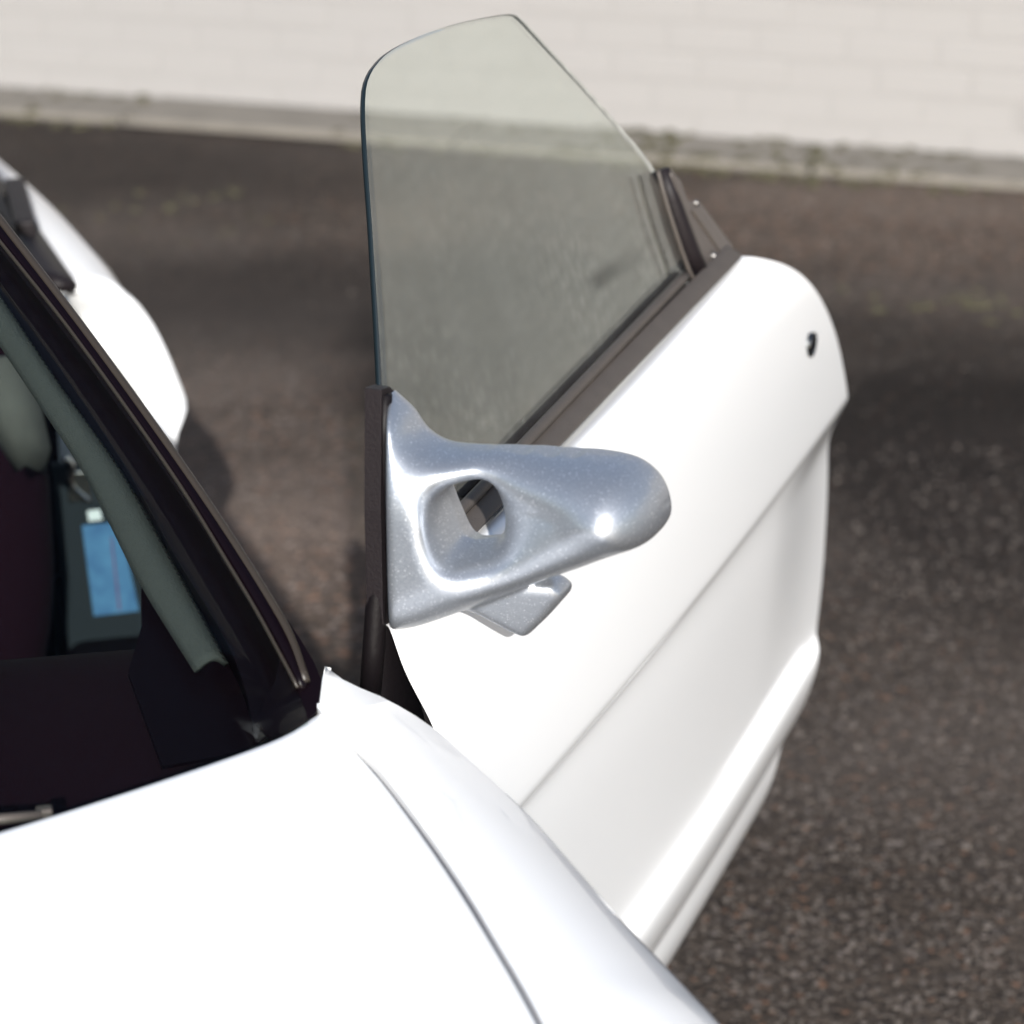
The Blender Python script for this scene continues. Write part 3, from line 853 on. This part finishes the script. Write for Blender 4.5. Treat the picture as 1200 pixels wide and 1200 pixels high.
for w, px, zf in ROWS:
    if w < -0.005 and not END: pass
    u1, z1 = door_px(px[0], px[1], w)
    u0 = front_u(w, zf)
    if w <= -0.010:
        wr, pr_, zr = ROWS[2] if zf > 0.5 else ROWS[-3]
        u1, z1 = door_px(pr_[0], pr_[1], wr)
        z1 -= 0.002 + 0.15 * (-w) if zf > .5 else 0.004; u1 -= 0.002
        u0 = front_u(wr, zr) + 0.012
    END.append((u1, w, z1))
    row = []
    # last stretch curls into the shut edge
    for t_ in list(np.linspace(0, 0.985, 30)) + [0.9925, 1.0]:
        u = u0 + (u1 - u0) * t_
        bow = 0.010 * math.sin(math.pi * min(1, t_))
        tt_ = min(1, max(0, (t_ - 0.72) / 0.28))
        ex = 0.0160 * min(1, max(0, (zf - 0.385) / 0.20)) * (1 - tt_*tt_*(3 - 2*tt_)) if zf < 0.62 else 0
        row.append(door(u, w + bow + ex, zf + (z1 - zf) * t_))
    last = row[-1]
    row.append(door(u1 + 0.001, w - 0.004, z1)); row.append(door(u1 - 0.006, w - 0.014, z1))
    rows.append(row)
V, F = grid(rows)
# keep the pivot as origin
DOOR = mesh_obj('door', V, F, M_WHITE, CAR, loc=PIV)
fix_normals(DOOR)
k_ = len(DOOR.data.polygons)//2
if np.array(DOOR.data.polygons[k_].normal) @ DN < 0: DOOR.data.flip_normals()
solid(DOOR, 0.003)
sub = DOOR.modifiers.new('sub', 'SUBSURF'); sub.levels = 1; sub.render_levels = 2
sub.subdivision_type = 'CATMULL_CLARK'
# inner door panel
iv_ = []
for (u1, w, z1), (w2, px, zf) in zip(END, ROWS):
    u0 = front_u(w2, zf) + 0.14
    iv_.append([door(u0 + (u1 - 0.012 - u0) * t_, -0.050 + 0.5*w, zf + (z1 - zf)*t_) for t_ in np.linspace(0, 1, 12)])
V, F = grid(iv_[2:])
ip = mesh_obj('inner_panel', V, F, M_DARK, DOOR); solid(ip, 0.02, 0)
# front end face of the door with its rubber seal

sl = [((452, 462), -.006), ((449, 520), -.008), ((447, 600), -.010), ((444, 680), -.012), ((441, 712), -.013), ((438, 760), -.014), ((434, 812), -.016)]
def dpt(x, y, w):
    u, z = door_px(x, y, w); return door(u, w, z)
ffl = [(447, 457), (446, 520), (444, 600), (440, 652), (434, 690), (430, 712), (427, 735), (423, 800), (418, 900), (412, 1000)]
ffr = [(459, 456), (459, 520), (459, 600), (458, 652), (458, 690), (459, 712), (462, 735), (480, 800), (500, 900), (500, 1000)]
strip('front_face', [dpt(x, y, -0.016) for x, y in ffr], [dpt(x, y, -0.030) for x, y in ffl], M_SEAL, DOOR, 0.006, 40)
tube('front_seal', [dpt(x, y, w) for (x, y), w in sl], [0.0045, 0.0050, 0.0055, 0.006, 0.0075, 0.0078, 0.0075], M_SEAL, DOOR, 12)
tube('seal_lip', [dpt(x - 3, y, w - .006) for (x, y), w in sl], [0.0030, 0.0030, 0.0030, 0.0034, 0.0046, 0.0050, 0.0050], M_SEAL, DOOR, 10)

# --- window glass --------------------------------------------------------
def glass_w(z): return -0.018 - 0.26 * (z - 0.85) - 0.25 * (z - 0.85)**2
def glass_pt(x, y, extra=0.0):
    w = -0.05
    for _ in range(12):
        u, z = door_px(x, y, w); w = glass_w(z) + extra
    return u, z
g_front = [(447, 470), (444, 400), (440, 330), (436, 265), (431, 195), (428, 140), (428, 118)]
g_top = [(429, 104), (432, 92), (438, 80), (449, 67), (464, 56), (488, 44), (520, 32), (560, 22), (590, 17), (600, 16.5)]
g_rear = [(606, 18), (613, 24), (640, 53), (680, 96), (720, 141), (760, 188), (790, 238), (812, 285), (826, 325)]
g_bot = [(800, 366), (720, 447), (640, 525), (560, 600), (500, 655), (452, 690)]
def gline(px, n): return cr([np.array(glass_pt(x, y)) for x, y in px], n)
NA, NB = 46, 40
sF = gline([(452, 690), (450, 600)] + g_front + g_top[:3], NA)
sT = gline(g_top[2:] + g_rear[:1], NB)
sR = gline(([(800, 366)] + g_rear[::-1])[1:], NA)
sB = gline(g_bot[::-1] + [(826, 325)], NB)
GV = []; GF = []
for i in range(NA):
    v = i / (NA - 1)
    for j in range(NB):
        w_ = j / (NB - 1)
        c = (1 - v)*sB[j] + v*sT[j] + (1 - w_)*sF[i] + w_*sR[i] - ((1-v)*(1-w_)*sB[0] + (1-v)*w_*sB[-1] + v*(1-w_)*sT[0] + v*w_*sT[-1])
        GV.append(door(c[0], glass_w(c[1]), c[1]))
        if i and j:
            k0 = i*NB + j
            GF.append((k0 - NB - 1, k0 - NB, k0, k0 - 1))
win = mesh_obj('window_glass', GV, GF, M_GLASS, DOOR)
fix_normals(win)
if sum(np.array(p_.normal) @ DN * p_.area for p_ in win.data.polygons) < 0: win.data.flip_normals()
win.data.materials.append(M_GEDGE)
sm = solid(win, 0.0042).modifiers[0]
sm.material_offset_rim = 1

# --- belt mouldings -----------------------------------------------------
def belt(u): return 0.839 + (u / 0.81) * 0.041
us = np.linspace(0.035, 0.800, 30)
us2 = np.linspace(0.035, 0.700, 30)
strip('belt_moulding', [door(u, -0.001, belt(u) + 0.004) for u in us], [door(u, -0.017, belt(u) + 0.013) for u in us], M_TRIM, DOOR, 0.006, 60, 0.0015)
strip('belt_groove', [door(u, -0.014, belt(u) + 0.006) for u in us2], [door(u, -0.028, belt(u) + 0.006) for u in us2], M_RUB, DOOR, 0.004, 40)
tube('glass_wiper_lip', [door(u, glass_w(belt(u) + 0.016) + 0.006, belt(u) + 0.016) for u in us2], 0.0048, M_TRIM, DOOR, 10)

# --- sash cover at the rear of the glass --------------------------------
def sp_(x, y, e=0.006):
    u, z = glass_pt(x, y, e); return door(u, glass_w(z) + e, z)
rub = [(777, 198), (786, 228), (799, 268), (811, 300), (821, 322)]
rb_ = tube('sash_channel', [sp_(x, y, .004) for x, y in rub], [0.006, 0.0075, 0.0085, 0.009, 0.009], M_RUB, DOOR, 12, 5)
tube('sash_lip', [sp_(x - 4, y - 1, .010) for x, y in [(775, 201), (782, 228), (794, 268), (806, 303), (816, 327), (825, 329), (831, 318), (825, 300), (813, 268), (799, 232), (789, 203)]], 0.0022, M_TRIM, DOOR, 8, 50)
pl = [(785, 195), (798, 211), (806, 234), (823, 239), (860, 289), (838, 327), (829, 330), (822, 298), (806, 252)]
V = [sp_(x, y, .003) for x, y in pl]
bm = bmesh.new(); vv = [bm.verts.new(tuple(p)) for p in V]; bm.faces.new(vv)
bmesh.ops.triangulate(bm, faces=bm.faces[:])
bm.verts.index_update(); F = [[v.index for v in f.verts] for f in bm.faces]; bm.free()
sash = mesh_obj('sash_cover', V, F, M_SASH, DOOR, smooth=False)
if np.array(sash.data.polygons[0].normal) @ DN < 0: sash.data.flip_normals()
solid(sash, 0.008); bevel(sash, 0.0015)
V2 = [sp_(x, y, .0055) for x, y in [(812, 246), (824, 243), (852, 286), (846, 296)]]
s2 = mesh_obj('sash_plate', V2, [(0, 1, 2, 3)], M_SASH, DOOR, smooth=False)
if np.array(s2.data.polygons[0].normal) @ DN < 0: s2.data.flip_normals()
solid(s2, 0.004); bevel(s2, 0.001)
def screw(P, r=0.0035):
    a = lathe('screw', [(0.0001, 0.0022), (r*0.6, 0.0018), (r, 0.0005), (r, -0.003)], P, DN, M_SCREW, DOOR, 16)
    return a
screw(sp_(838, 300, .006)); screw(sp_(817, 238, .005), 0.0028)
screw(dpt(836, 343, -0.008), 0.0032); screw(dpt(727, 464, -0.006), 0.0016)

# --- lock cylinder ---------------------------------------------------------
wlk = 0.030
P = dpt(952, 404, wlk + 0.0005)
nl = DN * 0.97 + UP * 0.24; nl /= np.linalg.norm(nl)
lathe('key_lock', [(0.0001, 0.0005), (0.0075, 0.0006), (0.008, -0.0015), (0.0095, -0.0015), (0.010, 0.0020), (0.0125, 0.0015), (0.013, -0.012)], P, nl, M_LOCK, DOOR, 28)
box_obj('key_slot', P + nl*0.0014, UP, DD, nl, 0.0045, 0.0012, 0.001, M_BLACK, DOOR)

# ------------------------------------------------------------------ door mirror (implicit surface)
GD = -DD                                     # towards the front of the open door
def mpx(x, y, g):
    P = on_plane(x, y, O + GD * g, DD)
    q = P - O0
    return np.array([q @ DN, P[2]])
def mworld(a, g, z): return O0 + DN * a + GD * g + UP * z
def poly_sdf(poly, X, Y):
    P = np.array(poly); n = len(P)
    d2 = np.full(X.shape, 1e9); sgn = np.ones(X.shape)
    for i in range(n):
        x0, y0 = P[i]; x1, y1 = P[i - 1]
        ex, ey = x1 - x0, y1 - y0
        wx, wy = X - x0, Y - y0
        t = np.clip((wx*ex + wy*ey) / (ex*ex + ey*ey + 1e-15), 0, 1)
        bx, by = wx - ex*t, wy - ey*t
        d2 = np.minimum(d2, bx*bx + by*by)
        c1 = Y >= y0; c2 = Y < y1; c3 = ex*wy > ey*wx
        flip = (c1 & c2 & c3) | (~c1 & ~c2 & ~c3)
        sgn = np.where(flip, -sgn, sgn)
    return sgn * np.sqrt(d2)
def smax(a, b, k):
    h = np.clip(0.5 - 0.5*(b - a)/k, 0, 1)
    return b*(1 - h) + a*h + k*h*(1 - h)
def smin(a, b, k): return -smax(-a, -b, k)
def surface_nets(Fv, org, h):
    nx, ny, nz = Fv.shape
    sg = Fv < 0
    cs = sum(sg[i:nx-1+i, j:ny-1+j, k:nz-1+k].astype(np.int8) for i in (0, 1) for j in (0, 1) for k in (0, 1))
    act = (cs > 0) & (cs < 8)
    idx = np.full(act.shape, -1, int)
    I = np.argwhere(act); idx[tuple(I.T)] = np.arange(len(I))
    pos = np.zeros((len(I), 3)); cnt = np.zeros(len(I))
    cor = [(i, j, k) for i in (0, 1) for j in (0, 1) for k in (0, 1)]
    for a in range(8):
        for b_ in range(a + 1, 8):
            if sum(abs(cor[a][q] - cor[b_][q]) for q in range(3)) != 1: continue
            fa = Fv[tuple((I + cor[a]).T)]; fb = Fv[tuple((I + cor[b_]).T)]
            c = (fa < 0) != (fb < 0)
            t = np.where(c, fa / np.where(c, fa - fb, 1), 0)
            pp = np.array(cor[a]) + t[:, None] * (np.array(cor[b_]) - np.array(cor[a]))
            pos[c] += pp[c]; cnt[c] += 1
    V = (I + pos / cnt[:, None]) * h + org
    Fc = []
    for ax in range(3):
        sl0 = [slice(1, n - 1) for n in (nx, ny, nz)]; sl0[ax] = slice(0, (nx, ny, nz)[ax] - 1)
        sl1 = list(sl0); sl1[ax] = slice(1, (nx, ny, nz)[ax])
        A = sg[tuple(sl0)]; B = sg[tuple(sl1)]
        E = np.argwhere(A != B)
        base = np.ones(3, int); base[ax] = 0
        E2 = E + base
        u = (ax + 1) % 3; v = (ax + 2) % 3
        du = np.zeros(3, int); du[u] = 1; dv = np.zeros(3, int); dv[v] = 1
        q = np.stack([idx[tuple((E2 - du - dv).T)], idx[tuple((E2 - dv).T)], idx[tuple(E2.T)], idx[tuple((E2 - du).T)]], 1)
        inside = A[tuple(E.T)]
        q[~inside] = q[~inside][:, ::-1]
        Fc.append(q[(q >= 0).all(1)])
    return V, np.vstack(Fc)

h = 0.0014
aR = np.arange(-0.008, 0.225, h); gR = np.arange(-0.085, 0.075, h); zR = np.arange(0.800, 1.03, h)
A2, Z2 = np.meshgrid(aR, zR, indexing='ij')
def P2(px, g): return [mpx(x, y, g) for x, y in px]
top_px = [(456, 481, -.006), (472, 490, -.012), (492, 508, -.02), (520, 517, -.03), (580, 520, -.034), (650, 524, -.036), (715, 529, -.036), (750, 540, -.035), (772, 562, -.033), (781, 590, -.030), (777, 616, -.022),
    (760, 638, -.014), (722, 655, -.008), (660, 678, -.006), (600, 699, -.006), (540, 720, -.006), (490, 734, -.004), (456, 739, 0.0)]
outl = cr([np.array(mpx(x, y, g)) for x, y, g in top_px], 110)
outl = np.vstack([outl, [outl[-1] + np.array([-0.09, -0.012])], [outl[0] + np.array([-0.09, 0.075])]])
s_out = poly_sdf(outl, A2, Z2)
rim = cr([mpx(x, y, 0.026) for x, y in [(496, 585), (526, 571), (563, 561), (610, 565), (650, 584), (674, 613), (670, 642), (640, 660), (595, 672), (550, 681), (519, 676), (502, 652), (495, 616)]], 60, True)
s_rim = poly_sdf(rim, A2, Z2)
throat = cr([mpx(x, y, -0.020) for x, y in [(526, 569), (545, 563), (570, 561), (580, 568), (592, 610), (590, 624), (566, 630), (548, 630), (540, 616)]], 40, True)
s_thr = poly_sdf(throat, A2, Z2)
def sstep(x, a_, b_):
    t_ = np.clip((x - a_) / (b_ - a_), 0, 1); return t_*t_*(3 - 2*t_)
# pillow-shaped shell: full in the middle, rolling over towards every edge
dome = (1 - (1 - np.clip(-s_out / 0.043, 0, 1))**2.4)**(1 / 2.0)
bf = sstep(A2, 0.0, 0.085)
g0_ = -0.004 - 0.028 * bf
gfront = g0_ + (0.030 + 0.036 * bf) * dome
gback = -0.052 + 0.15 * np.maximum(0.06 - A2, 0)
G3 = gR[None, :, None]
gf3 = gfront[:, None, :]; gb3 = gback[:, None, :]
so3 = s_out[:, None, :]
body = smax(so3 + 0 * G3, (G3 - gf3) * 0.75, 0.006)
body = smax(body, gb3 - G3, 0.018)
body = smax(body, (0.0015 - A2[:, None, :] + 0.40 * G3) * 0.93, 0.004)
# thin, sharp base plate against the door sail
t3 = np.clip((G3 - (-0.020)) / (gf3 + 0.020 + 1e-6), 0, 1.6)
cut = s_thr[:, None, :] * (1 - t3**0.95) + s_rim[:, None, :] * t3**0.95
cut = np.where(t3 <= 0, s_thr[:, None, :] - 0.25 * np.maximum(-0.020 - G3, 0), cut)
kc = (0.009 + 0.019 * np.maximum(sstep(A2, 0.035, 0.095), 0.7 * sstep(Z2, 0.925, 0.96)))[:, None, :]
body = smax(body, -cut, kc)
# stay below, reaching back to the glass holder
stay = [mpx(x, y, -0.035) for x, y in [(540, 690), (575, 722), (600, 742), (613, 751), (622, 749), (645, 727), (667, 702), (668, 691), (655, 676), (610, 670)]]
s_st = poly_sdf(stay, A2, Z2)[:, None, :]
stv = smax(s_st + 0.003 + 0*G3, np.abs(G3 + 0.036 + 0.25 * (A2[:, None, :] - 0.10) - 0.30 * (Z2[:, None, :] - 0.872)) - 0.014, 0.006)
body = smin(body, stv, 0.010)
Vm, Fm = surface_nets(body, np.array([aR[0], gR[0], zR[0]]), h)
VW = O0 + Vm[:, :1] * DN + Vm[:, 1:2] * GD + Vm[:, 2:3] * UP
mir = mesh_obj('mirror_housing', VW, Fm, M_SILVER, DOOR)
fix_normals(mir)
sm_ = mir.modifiers.new('smooth', 'SMOOTH'); sm_.factor = 0.5; sm_.iterations = 24
# reflecting glass on the rear of the housing
mg = [mworld(a, -0.0535, z) for a, z in [(0.105, 0.912), (0.150, 0.922), (0.156, 0.935), (0.150, 0.945), (0.105, 0.945)]]
mgl = mesh_obj('mirror_glass', mg, [tuple(range(5))], mat('mirror_silvering', (0.8, 0.82, 0.84), 0.02, 1.0), DOOR, smooth=False); solid(mgl, 0.004, 0); bevel(mgl, 0.002)
# black base gasket behind the sail
gk = [(447, 457), (457, 453), (466, 462), (484, 482), (500, 503), (508, 516), (475, 545), (460, 650), (458, 732), (449, 732), (446, 600)]
V = [dpt(x, y, -0.006) for x, y in gk]
bm = bmesh.new(); vv = [bm.verts.new(tuple(p)) for p in V]; bm.faces.new(vv); bmesh.ops.triangulate(bm, faces=bm.faces[:])
bm.verts.index_update(); F = [[v.index for v in f.verts] for f in bm.faces]; bm.free()
gas = mesh_obj('mirror_gasket', V, F, M_RUB, DOOR, smooth=False)
if np.array(gas.data.polygons[0].normal) @ DN < 0: gas.data.flip_normals()
solid(gas, 0.012); bevel(gas, 0.002)
